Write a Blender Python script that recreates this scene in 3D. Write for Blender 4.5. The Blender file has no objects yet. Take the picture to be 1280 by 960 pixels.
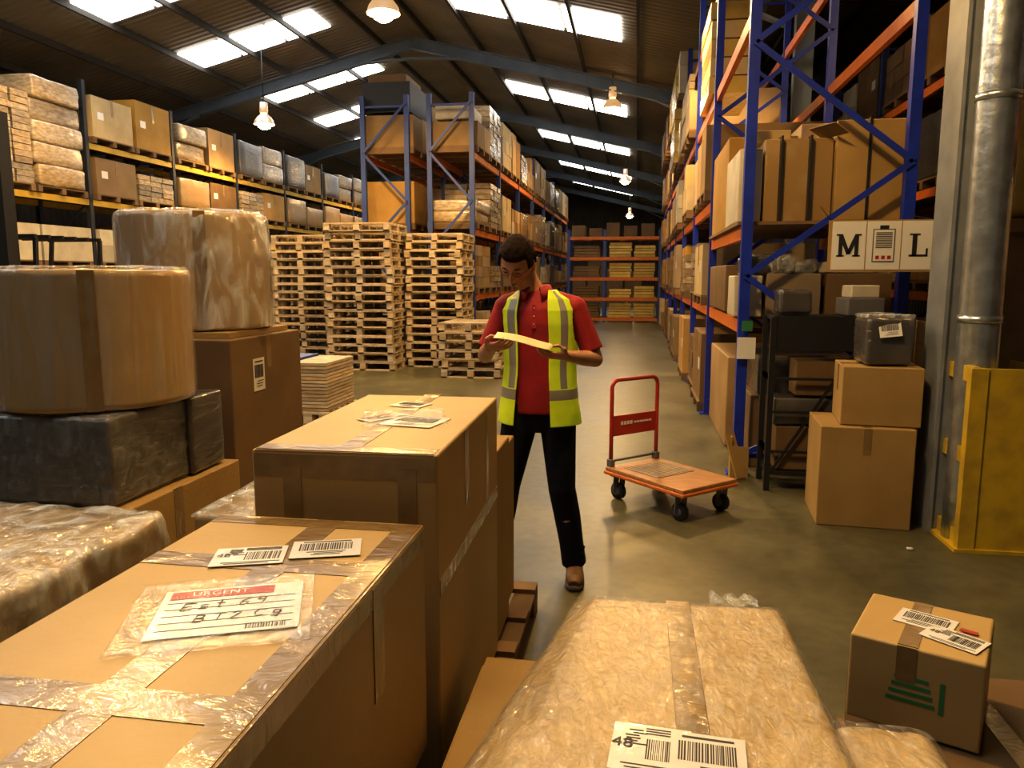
import bpy, bmesh, math, random
from mathutils import Vector, Matrix, noise
random.seed(7)
R=random.random
def U(a,b): return a+(b-a)*random.random()
scene=bpy.context.scene
# ------------------------------------------------------------ materials
def new_mat(name):
    m=bpy.data.materials.new(name); m.use_nodes=True
    nt=m.node_tree; nt.nodes.clear()
    out=nt.nodes.new('ShaderNodeOutputMaterial')
    return m,nt,out
def N(nt,t,**k):
    n=nt.nodes.new(t)
    for a,b in k.items(): setattr(n,a,b)
    return n
def mat(name,col,rough=.6,metal=0.,col2=None,nscale=4.,var=0.,bump=None,coat=None,stretch=(1,1,1),wave=None,emit=None,lo=.35,hi=.65,hue=0.,spec=None):
    m,nt,out=new_mat(name); L=nt.links.new
    p=N(nt,'ShaderNodeBsdfPrincipled'); L(p.outputs[0],out.inputs[0])
    p.inputs['Roughness'].default_value=rough; p.inputs['Metallic'].default_value=metal
    if spec is not None: p.inputs['Specular IOR Level'].default_value=spec
    tc=N(nt,'ShaderNodeTexCoord'); mp=N(nt,'ShaderNodeMapping'); L(tc.outputs['Object'],mp.inputs[0])
    mp.inputs['Scale'].default_value=stretch
    if col2 is None: col2=tuple(x*.8 for x in col)
    no=N(nt,'ShaderNodeTexNoise'); no.inputs['Scale'].default_value=nscale; no.inputs['Detail'].default_value=5
    L(mp.outputs[0],no.inputs['Vector'])
    rp=N(nt,'ShaderNodeValToRGB'); rp.color_ramp.elements[0].position=lo; rp.color_ramp.elements[1].position=hi
    rp.color_ramp.elements[0].color=(*col,1); rp.color_ramp.elements[1].color=(*col2,1)
    L(no.outputs[0],rp.inputs[0]); c=rp.outputs[0]
    if var>0:
        g=N(nt,'ShaderNodeNewGeometry'); hs=N(nt,'ShaderNodeHueSaturation')
        mr=N(nt,'ShaderNodeMapRange'); mr.inputs[3].default_value=1-var; mr.inputs[4].default_value=1+var
        L(g.outputs['Random Per Island'],mr.inputs[0]); L(mr.outputs[0],hs.inputs['Value']); L(c,hs.inputs['Color'])
        if hue:
            m2=N(nt,'ShaderNodeMath',operation='MULTIPLY'); m2.inputs[1].default_value=7.31; L(g.outputs['Random Per Island'],m2.inputs[0])
            m3=N(nt,'ShaderNodeMath',operation='FRACT'); L(m2.outputs[0],m3.inputs[0])
            m4=N(nt,'ShaderNodeMapRange'); m4.inputs[3].default_value=1-hue; m4.inputs[4].default_value=1+hue*.4
            L(m3.outputs[0],m4.inputs[0]); L(m4.outputs[0],hs.inputs['Saturation'])
        c=hs.outputs[0]
    L(c,p.inputs['Base Color'])
    if bump:
        nb=N(nt,'ShaderNodeTexNoise'); nb.inputs['Scale'].default_value=bump[0]; nb.inputs['Detail'].default_value=6
        L(mp.outputs[0],nb.inputs['Vector'])
        b=N(nt,'ShaderNodeBump'); b.inputs['Strength'].default_value=bump[1]; b.inputs['Distance'].default_value=.02
        L(nb.outputs[0],b.inputs['Height']); L(b.outputs[0],p.inputs['Normal'])
    if wave:
        w=N(nt,'ShaderNodeTexWave'); w.bands_direction=wave[0]; w.inputs['Scale'].default_value=wave[1]
        L(tc.outputs['Object'],w.inputs[0])
        b=N(nt,'ShaderNodeBump'); b.inputs['Strength'].default_value=wave[2]; b.inputs['Distance'].default_value=.03
        L(w.outputs[0],b.inputs['Height']); L(b.outputs[0],p.inputs['Normal'])
    if coat:
        p.inputs['Coat Weight'].default_value=coat[0]; p.inputs['Coat Roughness'].default_value=coat[1]
        if len(coat)>2:
            m5=N(nt,'ShaderNodeMapping'); m5.inputs['Scale'].default_value=coat[4] if len(coat)>4 else (1,1,1)
            m5.inputs['Rotation'].default_value=(.1,.1,.35)
            L(tc.outputs['Object'],m5.inputs[0])
            nb=N(nt,'ShaderNodeTexNoise'); nb.inputs['Scale'].default_value=coat[2]; nb.inputs['Detail'].default_value=4; nb.inputs['Distortion'].default_value=.8
            L(m5.outputs[0],nb.inputs['Vector'])
            b=N(nt,'ShaderNodeBump'); b.inputs['Strength'].default_value=coat[3]; b.inputs['Distance'].default_value=.03
            L(nb.outputs[0],b.inputs['Height']); L(b.outputs[0],p.inputs['Coat Normal'])
    if emit:
        p.inputs['Emission Color'].default_value=(*emit[0],1); p.inputs['Emission Strength'].default_value=emit[1]
    return m
def film_mat(name,op=.2,st=(2.2,2.2,.6),sc=6,bs=.8,gmax=.3,rough=.13):
    # clear crinkled stretch film: see-through, slightly milky in the folds, glossy
    m,nt,out=new_mat(name); L=nt.links.new
    tr=N(nt,'ShaderNodeBsdfTransparent'); df=N(nt,'ShaderNodeBsdfDiffuse'); gl=N(nt,'ShaderNodeBsdfGlossy')
    df.inputs['Color'].default_value=(.66,.71,.74,1); gl.inputs['Color'].default_value=(1,1,1,1); gl.inputs['Roughness'].default_value=rough
    mx=N(nt,'ShaderNodeMixShader'); mx2=N(nt,'ShaderNodeMixShader')
    tc=N(nt,'ShaderNodeTexCoord'); mp=N(nt,'ShaderNodeMapping'); mp.inputs['Scale'].default_value=st; mp.inputs['Rotation'].default_value=(.05,.05,.2)
    L(tc.outputs['Object'],mp.inputs[0])
    no=N(nt,'ShaderNodeTexNoise'); no.inputs['Scale'].default_value=sc; no.inputs['Distortion'].default_value=1.; no.inputs['Detail'].default_value=4
    L(mp.outputs[0],no.inputs['Vector'])
    mr=N(nt,'ShaderNodeMapRange'); mr.inputs[1].default_value=.45; mr.inputs[2].default_value=.75; mr.inputs[3].default_value=op*.25; mr.inputs[4].default_value=min(1,op*2.2)
    L(no.outputs[0],mr.inputs[0]); L(mr.outputs[0],mx.inputs[0]); L(tr.outputs[0],mx.inputs[1]); L(df.outputs[0],mx.inputs[2])
    b=N(nt,'ShaderNodeBump'); b.inputs['Strength'].default_value=bs; b.inputs['Distance'].default_value=.03; L(no.outputs[0],b.inputs['Height'])
    fr=N(nt,'ShaderNodeFresnel'); fr.inputs[0].default_value=1.45; L(b.outputs[0],gl.inputs['Normal'])
    cl=N(nt,'ShaderNodeMapRange'); cl.inputs[1].default_value=.03; cl.inputs[2].default_value=.6; cl.inputs[3].default_value=.05; cl.inputs[4].default_value=gmax
    L(fr.outputs[0],cl.inputs[0]); L(cl.outputs[0],mx2.inputs[0]); L(mx.outputs[0],mx2.inputs[1]); L(gl.outputs[0],mx2.inputs[2]); L(mx2.outputs[0],out.inputs[0])
    return m
CARD=mat('cardboard',(.35,.225,.072),.7,col2=(.29,.185,.058),nscale=3,var=.12,bump=(60,.08))
CARD2=mat('cardboard_load',(.36,.225,.08),.7,col2=(.27,.165,.055),nscale=2,var=.45,hue=.45)
CARDP=mat('cardboard_pale',(.50,.39,.2),.7,col2=(.40,.30,.15),nscale=3,var=.2,hue=.3)
CARDD=mat('cardboard_dark',(.17,.10,.036),.7,col2=(.13,.075,.028),nscale=3,var=.2)
CARDF=mat('cardboard_front',(.45,.305,.11),.55,col2=(.40,.27,.095),nscale=2.5,bump=(50,.06),coat=(.15,.3))
WRAPC=mat('wrapped_cardboard',(.34,.215,.075),.45,col2=(.48,.38,.22),nscale=3,var=.15,coat=(1,.1,7,.5,(1,1,3)),lo=.55,hi=.85)
WRAPV=mat('wrapped_drum_card',(.40,.26,.10),.5,col2=(.44,.31,.14),nscale=2,stretch=(1.5,1.5,.6),coat=(1,.1,5,.25,(3,3,.5)),lo=.5,hi=.75)
WRAPG=mat('wrapped_film_heavy',(.47,.335,.13),.4,col2=(.52,.40,.20),nscale=4,stretch=(1.5,.9,1),coat=(1,.12,26,.7,(1.4,.7,1)),lo=.5,hi=.75)
WRAPD=mat('wrapped_dark',(.060,.054,.052),.4,col2=(.10,.09,.08),nscale=4,coat=(1,.1,6,.6,(1,1,4)),lo=.5,hi=.8)
WRAPW=mat('wrapped_pale_goods',(.42,.33,.20),.45,col2=(.22,.16,.09),nscale=9,stretch=(1,1,3),var=.35,hue=.4,coat=(1,.15,6,.6))
WRAPB=mat('wrapped_bundle',(.36,.25,.115),.4,col2=(.52,.44,.30),nscale=7,stretch=(1,1.6,2),coat=(1,.08,14,.8,(1.5,1,1)),lo=.5,hi=.68)
WRAPY=mat('wrapped_yellow',(.55,.38,.07),.45,var=.25,coat=(1,.15,6,.5))
WHITEB=mat('white_cartons',(.52,.48,.38),.6,var=.2)
TAPE=mat('parcel_tape',(.20,.125,.045),.3,col2=(.24,.155,.06),nscale=20,coat=(.8,.13,10,.45,(1,2,1)))
PAPER=mat('label_paper',(.74,.73,.70),.35,col2=(.70,.69,.66),coat=(.5,.1,12,.2))
INK=mat('label_ink',(.015,.015,.02),.5)
RED=mat('label_red',(.42,.02,.02),.4)
GREEN=mat('green_print',(.03,.20,.06),.6)
FILM=film_mat('stretch_film',.07,(1.8,1.8,.9),12,.6,.16); FILM2=film_mat('stretch_film_dense',.34,(2.2,2.2,.7),6,.7,.28)
FILMV=film_mat('stretch_film_vertical',.10,(3.5,3.5,.4),5,.45,.20)
FILMG=film_mat('stretch_film_crinkled',.09,(1.6,.8,1),22,.9,.22,.16)
WOOD=mat('pallet_wood',(.52,.41,.26),.8,col2=(.37,.28,.17),nscale=6,stretch=(1,1,4),var=.3,hue=.35)
WOODD=mat('pallet_wood_dark',(.18,.11,.055),.8,var=.3)
BLUE=mat('rack_blue',(.010,.035,.42),.4,col2=(.008,.025,.32),nscale=8)
BLUED=mat('rack_blue_dull',(.035,.07,.27),.5)
DKBL=mat('rack_dark',(.02,.025,.04),.5)
ORANGE=mat('beam_orange',(.58,.16,.02),.45,col2=(.48,.13,.02),nscale=8)
YEL=mat('safety_yellow',(.58,.40,.02),.45,col2=(.34,.23,.03),nscale=7,lo=.4,hi=.8,bump=(20,.1))
YELB=mat('beam_yellow',(.55,.38,.04),.5)
STEEL=mat('frame_steel',(.19,.25,.35),.5,col2=(.14,.19,.27),nscale=2)
COLM=mat('column_grey',(.22,.235,.25),.5,col2=(.15,.16,.17),nscale=4)
GALV=mat('galvanised_duct',(.62,.68,.74),.28,metal=.85,col2=(.42,.46,.50),nscale=9,bump=(12,.25))
DARK=mat('black_steel',(.010,.010,.012),.5)
GREYP=mat('grey_plastic',(.13,.13,.14),.5)
RUB=mat('rubber',(.02,.02,.02),.7)
ROOF=mat('roof_sheet',(.27,.23,.175),.7,col2=(.18,.15,.11),nscale=.6,wave=('Y',1.6,.9))
PURL=mat('purlin',(.045,.038,.03),.7)
WALL=mat('wall_cladding',(.08,.06,.04),.8,col2=(.05,.035,.022),nscale=.7,wave=('Y',1.6,.8))
WALLX=mat('wall_cladding_x',(.06,.038,.02),.8,col2=(.035,.024,.014),nscale=.7,wave=('X',1.6,.8))
SKYL=mat('skylight_panel',(.9,.9,.9),.4,emit=((1,.99,.95),8.))
LAMPM=mat('lamp_glow',(1,.8,.5),.4,emit=((1,.64,.25),110.))
LAMPB=mat('lamp_housing',(.5,.5,.5),.35,metal=.7,emit=((1,.55,.2),.6))
REDT=mat('trolley_red',(.42,.03,.02),.35)
DECK=mat('trolley_deck',(.42,.21,.08),.4,col2=(.30,.14,.05),nscale=10,stretch=(1,6,1))
MATG=mat('trolley_mat',(.34,.27,.19),.6,col2=(.26,.20,.14),nscale=40)
def floor_mat():
    m,nt,out=new_mat('concrete_floor'); L=nt.links.new
    p=N(nt,'ShaderNodeBsdfPrincipled'); L(p.outputs[0],out.inputs[0]); p.inputs['Specular IOR Level'].default_value=.5
    tc=N(nt,'ShaderNodeTexCoord')
    n1=N(nt,'ShaderNodeTexNoise'); n1.inputs['Scale'].default_value=.9; n1.inputs['Detail'].default_value=8; n1.inputs['Roughness'].default_value=.65
    n2=N(nt,'ShaderNodeTexNoise'); n2.inputs['Scale'].default_value=14; n2.inputs['Detail'].default_value=6
    L(tc.outputs['Object'],n1.inputs[0]); L(tc.outputs['Object'],n2.inputs[0])
    r=N(nt,'ShaderNodeValToRGB'); r.color_ramp.elements[0].position=.3; r.color_ramp.elements[1].position=.7
    r.color_ramp.elements[0].color=(.066,.061,.030,1); r.color_ramp.elements[1].color=(.145,.132,.068,1)
    L(n1.outputs[0],r.inputs[0])
    mx=N(nt,'ShaderNodeMixRGB',blend_type='MULTIPLY'); mx.inputs[0].default_value=.5
    r2=N(nt,'ShaderNodeValToRGB'); r2.color_ramp.elements[0].position=.35; r2.color_ramp.elements[1].position=.6
    r2.color_ramp.elements[0].color=(.55,.55,.55,1); L(n2.outputs[0],r2.inputs[0])
    L(r.outputs[0],mx.inputs[1]); L(r2.outputs[0],mx.inputs[2]); L(mx.outputs[0],p.inputs['Base Color'])
    mr=N(nt,'ShaderNodeMapRange'); mr.inputs[3].default_value=.22; mr.inputs[4].default_value=.52; L(n1.outputs[0],mr.inputs[0]); L(mr.outputs[0],p.inputs['Roughness'])
    b=N(nt,'ShaderNodeBump'); b.inputs['Strength'].default_value=.12; b.inputs['Distance'].default_value=.01; L(n2.outputs[0],b.inputs['Height']); L(b.outputs[0],p.inputs['Normal'])
    return m
FLOOR=floor_mat()
# ------------------------------------------------------------ mesh builder
def RZ(a): return Matrix.Rotation(a,4,'Z')
def T(x,y,z): return Matrix.Translation((x,y,z))
class MB:
    def __init__(s): s.v=[];s.f=[];s.m=[];s.s=[];s.mats=[]
    def mi(s,m):
        if m not in s.mats: s.mats.append(m)
        return s.mats.index(m)
    def add(s,vs,fs,m,smooth=False,M=None):
        o=len(s.v); k=s.mi(m)
        for v in vs:
            v=Vector(v); s.v.append(M@v if M else v)
        for f in fs: s.f.append([i+o for i in f]); s.m.append(k); s.s.append(smooth)
    def box(s,c,d,m,rz=0,M=None):
        x,y,z=d[0]/2,d[1]/2,d[2]/2
        vs=[(-x,-y,-z),(x,-y,-z),(x,y,-z),(-x,y,-z),(-x,-y,z),(x,-y,z),(x,y,z),(-x,y,z)]
        fs=[(3,2,1,0),(4,5,6,7),(0,1,5,4),(1,2,6,5),(2,3,7,6),(3,0,4,7)]
        A=T(*c)@RZ(rz)
        if M: A=M@A
        s.add(vs,fs,m,False,A)
    def bx(s,x0,x1,y0,y1,z0,z1,m,M=None): s.box(((x0+x1)/2,(y0+y1)/2,(z0+z1)/2),(x1-x0,y1-y0,z1-z0),m,0,M)
    def bbox(s,c,d,m,rz=0,bev=.008,M=None,seg=3):
        bm=bmesh.new(); bmesh.ops.create_cube(bm,size=1.0)
        for v in bm.verts: v.co=Vector((v.co.x*d[0],v.co.y*d[1],v.co.z*d[2]))
        bmesh.ops.bevel(bm,geom=bm.edges[:],offset=bev,segments=seg,affect='EDGES',profile=.5)
        bm.verts.index_update()
        vs=[v.co.copy() for v in bm.verts]; fs=[[v.index for v in f.verts] for f in bm.faces]; bm.free()
        A=T(*c)@RZ(rz)
        if M: A=M@A
        s.add(vs,fs,m,False,A)
    def beam(s,p,q,w,h,m,M=None):
        p=Vector(p);q=Vector(q); d=q-p; l=d.length; d.normalize()
        up=Vector((0,0,1)) if abs(d.z)<.99 else Vector((0,1,0))
        x=d.cross(up).normalized(); z=x.cross(d)
        A=Matrix(((x.x,d.x,z.x,0),(x.y,d.y,z.y,0),(x.z,d.z,z.z,0),(0,0,0,1)))
        A=T(*((p+q)/2))@A
        if M: A=M@A
        s.box((0,0,0),(w,l,h),m,0,A)
    def tube(s,pts,rad,m,n=12,ref=(1,0,0),smooth=True,M=None,closed=False):
        pts=[Vector(p) for p in pts]; vs=[];fs=[]; k=len(pts)
        for i,p in enumerate(pts):
            if closed: t=pts[(i+1)%k]-pts[i-1]
            else: t=(pts[min(i+1,k-1)]-pts[max(i-1,0)])
            t.normalize(); r=Vector(ref)
            if abs(r.dot(t))>.95: r=Vector((0,1,0)) if abs(t.y)<.9 else Vector((0,0,1))
            a=(r-t*r.dot(t)).normalized(); b=t.cross(a)
            rr=rad[i] if isinstance(rad,(list,tuple)) else rad
            ra,rb=(rr if isinstance(rr,(list,tuple)) else (rr,rr))
            for j in range(n):
                th=2*math.pi*j/n; vs.append(p+a*ra*math.cos(th)+b*rb*math.sin(th))
        for i in range(k if closed else k-1):
            i2=(i+1)%k
            for j in range(n):
                j2=(j+1)%n; fs.append((i*n+j,i*n+j2,i2*n+j2,i2*n+j))
        if not closed:
            fs.append(tuple(reversed(range(n)))); fs.append(tuple(range((k-1)*n,k*n)))
        s.add(vs,fs,m,smooth,M)
    def ell(s,c,r,m,n=16,M=None):
        vs=[];fs=[]; h=n//2
        for i in range(h+1):
            ph=math.pi*i/h
            for j in range(n):
                th=2*math.pi*j/n; vs.append((r[0]*math.sin(ph)*math.cos(th),r[1]*math.sin(ph)*math.sin(th),r[2]*math.cos(ph)))
        for i in range(h):
            for j in range(n):
                j2=(j+1)%n; fs.append((i*n+j,(i+1)*n+j,(i+1)*n+j2,i*n+j2))
        A=T(*c)
        if M: A=M@A
        s.add(vs,fs,m,True,A)
    def rbox(s,c,d,m,r=.06,n=8,amp=.01,rz=0,freq=6,M=None,fn=None):
        h=Vector(d)/2; idx={};vs=[];fs=[]
        def V(p):
            k=(round(p[0],4),round(p[1],4),round(p[2],4))
            if k in idx: return idx[k]
            P=Vector((p[0]*h.x,p[1]*h.y,p[2]*h.z)); rr=min(r,h.x,h.y,h.z)
            q=Vector([max(-(h[i]-rr),min(h[i]-rr,P[i])) for i in range(3)]); dd=P-q
            if dd.length>1e-6: P=q+dd.normalized()*rr
            w=Vector(c)+P
            nv=noise.noise_vector(w*freq)*amp+noise.noise_vector(w*freq*2.7)*amp*.4
            P=P+nv
            if fn: P=fn(P,h)
            idx[k]=len(vs); vs.append(P); return idx[k]
        def gr(hh):
            rr=min(r,h.x,h.y,h.z)/hh
            k=3 if n>=8 else 1
            g=[-1+rr*(i/k) for i in range(k)]
            mm=max(2,n-2*k); g+=[-1+rr+(2-2*rr)*i/mm for i in range(mm+1)]
            g+=[1-rr+rr*((i+1)/k) for i in range(k)]
            o=[g[0]]
            for q in g[1:]:
                if q-o[-1]>1e-5: o.append(q)
            return o
        G=[gr(h.x),gr(h.y),gr(h.z)]
        for ax in range(3):
            ga=G[(ax+1)%3]; gb=G[(ax+2)%3]
            for sg in (-1,1):
                for i in range(len(ga)-1):
                    for j in range(len(gb)-1):
                        def mk(a,b):
                            p=[0,0,0]; p[ax]=sg; p[(ax+1)%3]=a; p[(ax+2)%3]=b; return V(p)
                        q=[mk(ga[i],gb[j]),mk(ga[i+1],gb[j]),mk(ga[i+1],gb[j+1]),mk(ga[i],gb[j+1])]
                        fs.append(q if sg>0 else q[::-1])
        A=T(*c)@RZ(rz)
        if M: A=M@A
        s.add(vs,fs,m,True,A)
    def build(s,name,parent=None,solid=0):
        xs=[v.x for v in s.v];ys=[v.y for v in s.v];zs=[v.z for v in s.v]
        o=Vector(((min(xs)+max(xs))/2,(min(ys)+max(ys))/2,min(zs)))
        me=bpy.data.meshes.new(name); me.from_pydata([v-o for v in s.v],[],s.f)
        for m in s.mats: me.materials.append(m)
        me.polygons.foreach_set('material_index',s.m); me.polygons.foreach_set('use_smooth',s.s)
        me.update(); ob=bpy.data.objects.new(name,me); ob.location=o; scene.collection.objects.link(ob)
        if parent is not None: ob.parent=parent
        if solid:
            md=ob.modifiers.new('s','SOLIDIFY'); md.thickness=solid
        return ob
def empty(name,loc=(0,0,0)):
    e=bpy.data.objects.new(name,None); e.empty_display_size=.2; scene.collection.objects.link(e); e.location=loc; return e
def text_geo(txt,size):
    cu=bpy.data.curves.new('t','FONT'); cu.body=txt; cu.size=size; cu.align_x='CENTER'; cu.align_y='CENTER'; cu.resolution_u=3
    ob=bpy.data.objects.new('t',cu); scene.collection.objects.link(ob)
    me=bpy.data.meshes.new_from_object(ob.evaluated_get(bpy.context.evaluated_depsgraph_get()))
    vs=[v.co.copy() for v in me.vertices]; fs=[list(p.vertices) for p in me.polygons]
    bpy.data.objects.remove(ob); bpy.data.curves.remove(cu); bpy.data.meshes.remove(me); return vs,fs
def add_text(mb,txt,size,M,m=INK):
    vs,fs=text_geo(txt,size); mb.add(vs,fs,m,False,M)
def stroke(mb,pts,w,M,z):
    for a,b in zip(pts[:-1],pts[1:]):
        mb.beam((a[0],a[1],z),(b[0],b[1],z),w,.0006,INK,M)
def label(mb,M,w=.15,h=.1,kind=0):
    mb.box((0,0,0),(w,h,.0012),PAPER,0,M)
    e=.0011
    def rc(x,y,a,b,m=INK): mb.box((x,y,e),(a,b,.0006),m,0,M)
    if kind==0:
        x=-.05*w
        while x<w*.42:
            t=U(.001,.0035); rc(x,-.02*h,t,h*.42); x+=t+U(.0012,.003)
        add_text(mb,'48',h*.28,M@T(-w*.36,h*.05,e+.0008))
        for k in range(6): rc(-w*.2+U(-.01,.01),h*.36-k*.02*h*3,w*.18,h*.022)
        for k in range(3): rc(w*.17,h*.42-k*h*.055,w*.5,h*.02)
        rc(w*.05,-h*.36,w*.8,h*.02); rc(w*.0,-h*.43,w*.6,h*.02)
    elif kind==1:
        x=-.38*w
        while x<w*.38:
            t=U(.001,.0035); rc(x,.1*h,t,h*.4); x+=t+U(.0012,.003)
        for k in range(3): rc(U(-.1,.1)*w,-h*.2-k*h*.08,w*U(.3,.6),h*.025)
        rc(0,h*.4,w*.7,h*.04)
    elif kind==2:
        rc(-.08*w,h*.37,w*.74,h*.17,RED); add_text(mb,'URGENT',h*.13,M@T(-.1*w,h*.37,e+.0008),PAPER)
        z=e+.0004; k_=h*.14; lw=.0026
        def wr(ox,oy,ch):
            G={'E':[[(1,1),(0,1),(0,0),(1,0)],[(0,.5),(.8,.5)]],'s':[[(.8,.6),(.2,.6),(.2,.35),(.8,.3),(.8,0),(.1,0)]],'t':[[(.4,1),(.4,0),(.7,0)],[(.1,.65),(.8,.65)]],
               '6':[[(.8,1),(.2,.6),(.1,.1),(.7,0),(.8,.4),(.2,.45)]],'9':[[(.8,.6),(.2,.55),(.3,1),(.8,.95),(.75,0)]],'B':[[(0,0),(0,1),(.7,.9),(.6,.55),(0,.5),(.8,.4),(.7,0),(0,0)]],
               'T':[[(0,1),(1,1)],[(.5,1),(.5,0)]],'2':[[(.1,.8),(.5,1),(.8,.8),(.1,0),(.9,0)]],'C':[[(.9,.9),(.3,1),(0,.5),(.3,0),(.9,.1)]],'g':[[(.8,.6),(.2,.6),(.2,.2),(.8,.2),(.8,.6),(.7,-.3),(.2,-.3)]]}
            for st in G[ch]: stroke(mb,[(ox+a*k_*.7+b*k_*.15,oy+b*k_) for a,b in st],lw,M,z)
        for i,c in enumerate('Est69'): wr(-.34*w+i*k_*1.0+(k_*.5 if i>2 else 0),.03*h+i*.0015,c)
        for i,c in enumerate('BT2Cg'): wr(-.22*w+i*k_*1.05+(k_*.4 if i>2 else 0),-.24*h+i*.0015,c)
        for k in range(5): rc(0,.2*h-k*h*.14,w*.9,h*.006)
        x=.15*w
        while x<w*.42:
            t=U(.001,.003); rc(x,-.40*h,t,h*.10); x+=t+U(.0012,.003)
def planeM(o,xd,nd):
    x=Vector(xd).normalized(); z=Vector(nd).normalized(); y=z.cross(x).normalized(); x=y.cross(z)
    return T(*o)@Matrix(((x.x,y.x,z.x,0),(x.y,y.y,z.y,0),(x.z,y.z,z.z,0),(0,0,0,1)))
# ------------------------------------------------------------ shell
EX,EZ,SL=-5.9,7.86,.24
XL,XV,XR=-13.8,2.0,6.5
Y0,Y1=-4.,56.
def rz_(x):
    if x<=EX: return EZ-SL*(EX-x)
    if x<=XV: return EZ-SL*(x-EX)
    return EZ-SL*(XV-EX)+SL*(x-XV)
mb=MB(); mb.bx(XL,XR,Y0,Y1,-.1,0,FLOOR); mb.build('floor')
def slab(name,x0,x1):
    mb=MB(); z0,z1=rz_(x0),rz_(x1)
    vs=[(x0,Y0,z0),(x1,Y0,z1),(x1,Y1,z1),(x0,Y1,z0),(x0,Y0,z0+.06),(x1,Y0,z1+.06),(x1,Y1,z1+.06),(x0,Y1,z0+.06)]
    mb.add(vs,[(3,2,1,0),(4,5,6,7),(0,1,5,4),(1,2,6,5),(2,3,7,6),(3,0,4,7)],ROOF)
    return mb.build(name)
slab('ceiling_left',XL,EX); slab('ceiling_right',EX,XV); slab('ceiling_side_bay',XV,XR)
mb=MB(); mb.bx(XL-.15,XL,Y0,Y1,0,rz_(XL),WALL); mb.build('wall_left')
mb=MB(); mb.bx(XR,XR+.15,Y0,Y1,0,rz_(XR),WALL); mb.build('wall_right')
mb=MB()
vs=[(XL,Y1,0),(XR,Y1,0),(XR,Y1,rz_(XR)),(XV,Y1,rz_(XV)),(EX,Y1,EZ),(XL,Y1,rz_(XL))]
vs+= [(a,b+.15,c) for a,b,c in vs]
mb.add(vs,[(0,1,2,3,4,5),(11,10,9,8,7,6),(0,6,7,1)],WALLX); mb.build('wall_back')
mb=MB()
x=XL+.5
while x<XR:
    if abs(x-EX)>.3: mb.bx(x-.03,x+.03,Y0,Y1,rz_(x)-.15,rz_(x)-.015,PURL)
    x+=1.32
mb.build('roof_purlins')
mb=MB()
def ibeam(mb,p,q,d,w,m):
    p=Vector(p);q=Vector(q); t=(q-p).normalized(); nrm=Vector((0,1,0)).cross(t).normalized()
    if nrm.z<0: nrm=-nrm
    mb.beam(p,q,.02,d,m)
    for sg in (-1,1): mb.beam(p+nrm*sg*d/2,q+nrm*sg*d/2,w,.025,m)
for y in (4,12,20,28,36,44,52):
    o=.15+.15
    ibeam(mb,(XL+.2,y,rz_(XL+.2)-o),(EX,y,EZ-o),.27,.17,STEEL)
    ibeam(mb,(EX,y,EZ-o),(XV,y,rz_(XV)-o),.27,.17,STEEL)
    ibeam(mb,(XV,y,rz_(XV)-o),(XR,y,rz_(XR)-o),.27,.17,STEEL)
    for a,b in ((XL+.2,XL+1.8),(XV,XV-1.6)):
        mb.beam((a,y,rz_(a)-.8),(b,y,rz_(b)-.45),.14,.04,STEEL)
    for sx in (-1,1): mb.beam((EX,y,EZ-.68),(EX+sx*1.3,y,EZ-.44-.31),.14,.04,STEEL)
    mb.bx(XL+.02,XL+.3,y-.1,y+.1,0,rz_(XL)-.2,STEEL)
    if y>6: mb.bx(XV+.15,XV+.4,y-.1,y+.1,0,rz_(XV)-.2,STEEL)
mb.build('roof_portal_frames')
k=1
def skylight(xa,xb,ya,yb,n):
    global k
    mb=MB(); w=(xb-xa)/n
    for i in range(n):
        a=xa+i*w+.04; b=xa+(i+1)*w-.04
        vs=[(a,ya,rz_(a)-.02),(b,ya,rz_(b)-.02),(b,yb,rz_(b)-.02),(a,yb,rz_(a)-.02)]
        vs+=[(p,q,r-.03) for p,q,r in vs]
        mb.add(vs,[(4,7,6,5),(0,1,2,3),(0,4,5,1),(1,5,6,2),(2,6,7,3),(3,7,4,0)],SKYL)
    mb.build('window_%d'%k); k+=1
for ya in (-.6,3.0,6.5,10.1,13.6,17.,20.9,24.6,28.3,32,36,40,44): skylight(-10.8,-7.3,ya,ya+1.15,3)  # two nearest rows, out of view, are added for cool foreground light
for ya in (0.0,7.8,15.6,23.4,31.2,39.2,47): skylight(-4.1,-.4,ya,ya+1.5,3)  # nearest row here is also an added, unseen source of cool light
# ------------------------------------------------------------ lamps
def lamp(x,y,z,power):
    e=empty('high_bay_lamp',(x,y,z)); mb=MB()
    mb.tube([(0,0,.12),(0,0,.2),(0,0,.42)],[.06,.10,.09],LAMPB,16)
    n=20; prof=[(.09,.14),(.16,.08),(.22,0),(.25,-.1)]
    vs=[];fs=[]
    for r,zz in prof:
        for j in range(n): vs.append((r*math.cos(2*math.pi*j/n),r*math.sin(2*math.pi*j/n),zz))
    for i in range(len(prof)-1):
        for j in range(n): fs.append((i*n+j,i*n+(j+1)%n,(i+1)*n+(j+1)%n,(i+1)*n+j))
    mb.add(vs,fs,LAMPB,True)
    mb.tube([(0,0,.42),(0,0,rz_(x)-z-.02)],.012,DARK,6)
    mb.ell((0,0,-.09),(.17,.17,.13),LAMPM,14)
    ob=mb.build('lamp_fixture'); ob.parent=e
    ld=bpy.data.lights.new('lamp_light','SPOT'); ld.energy=power; ld.color=(1,.60,.19); ld.shadow_soft_size=.15
    ld.spot_size=math.radians(165); ld.spot_blend=.5
    lo=bpy.data.objects.new('lamp_light',ld); scene.collection.objects.link(lo); lo.parent=e; lo.location=(0,0,-.38)
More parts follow.
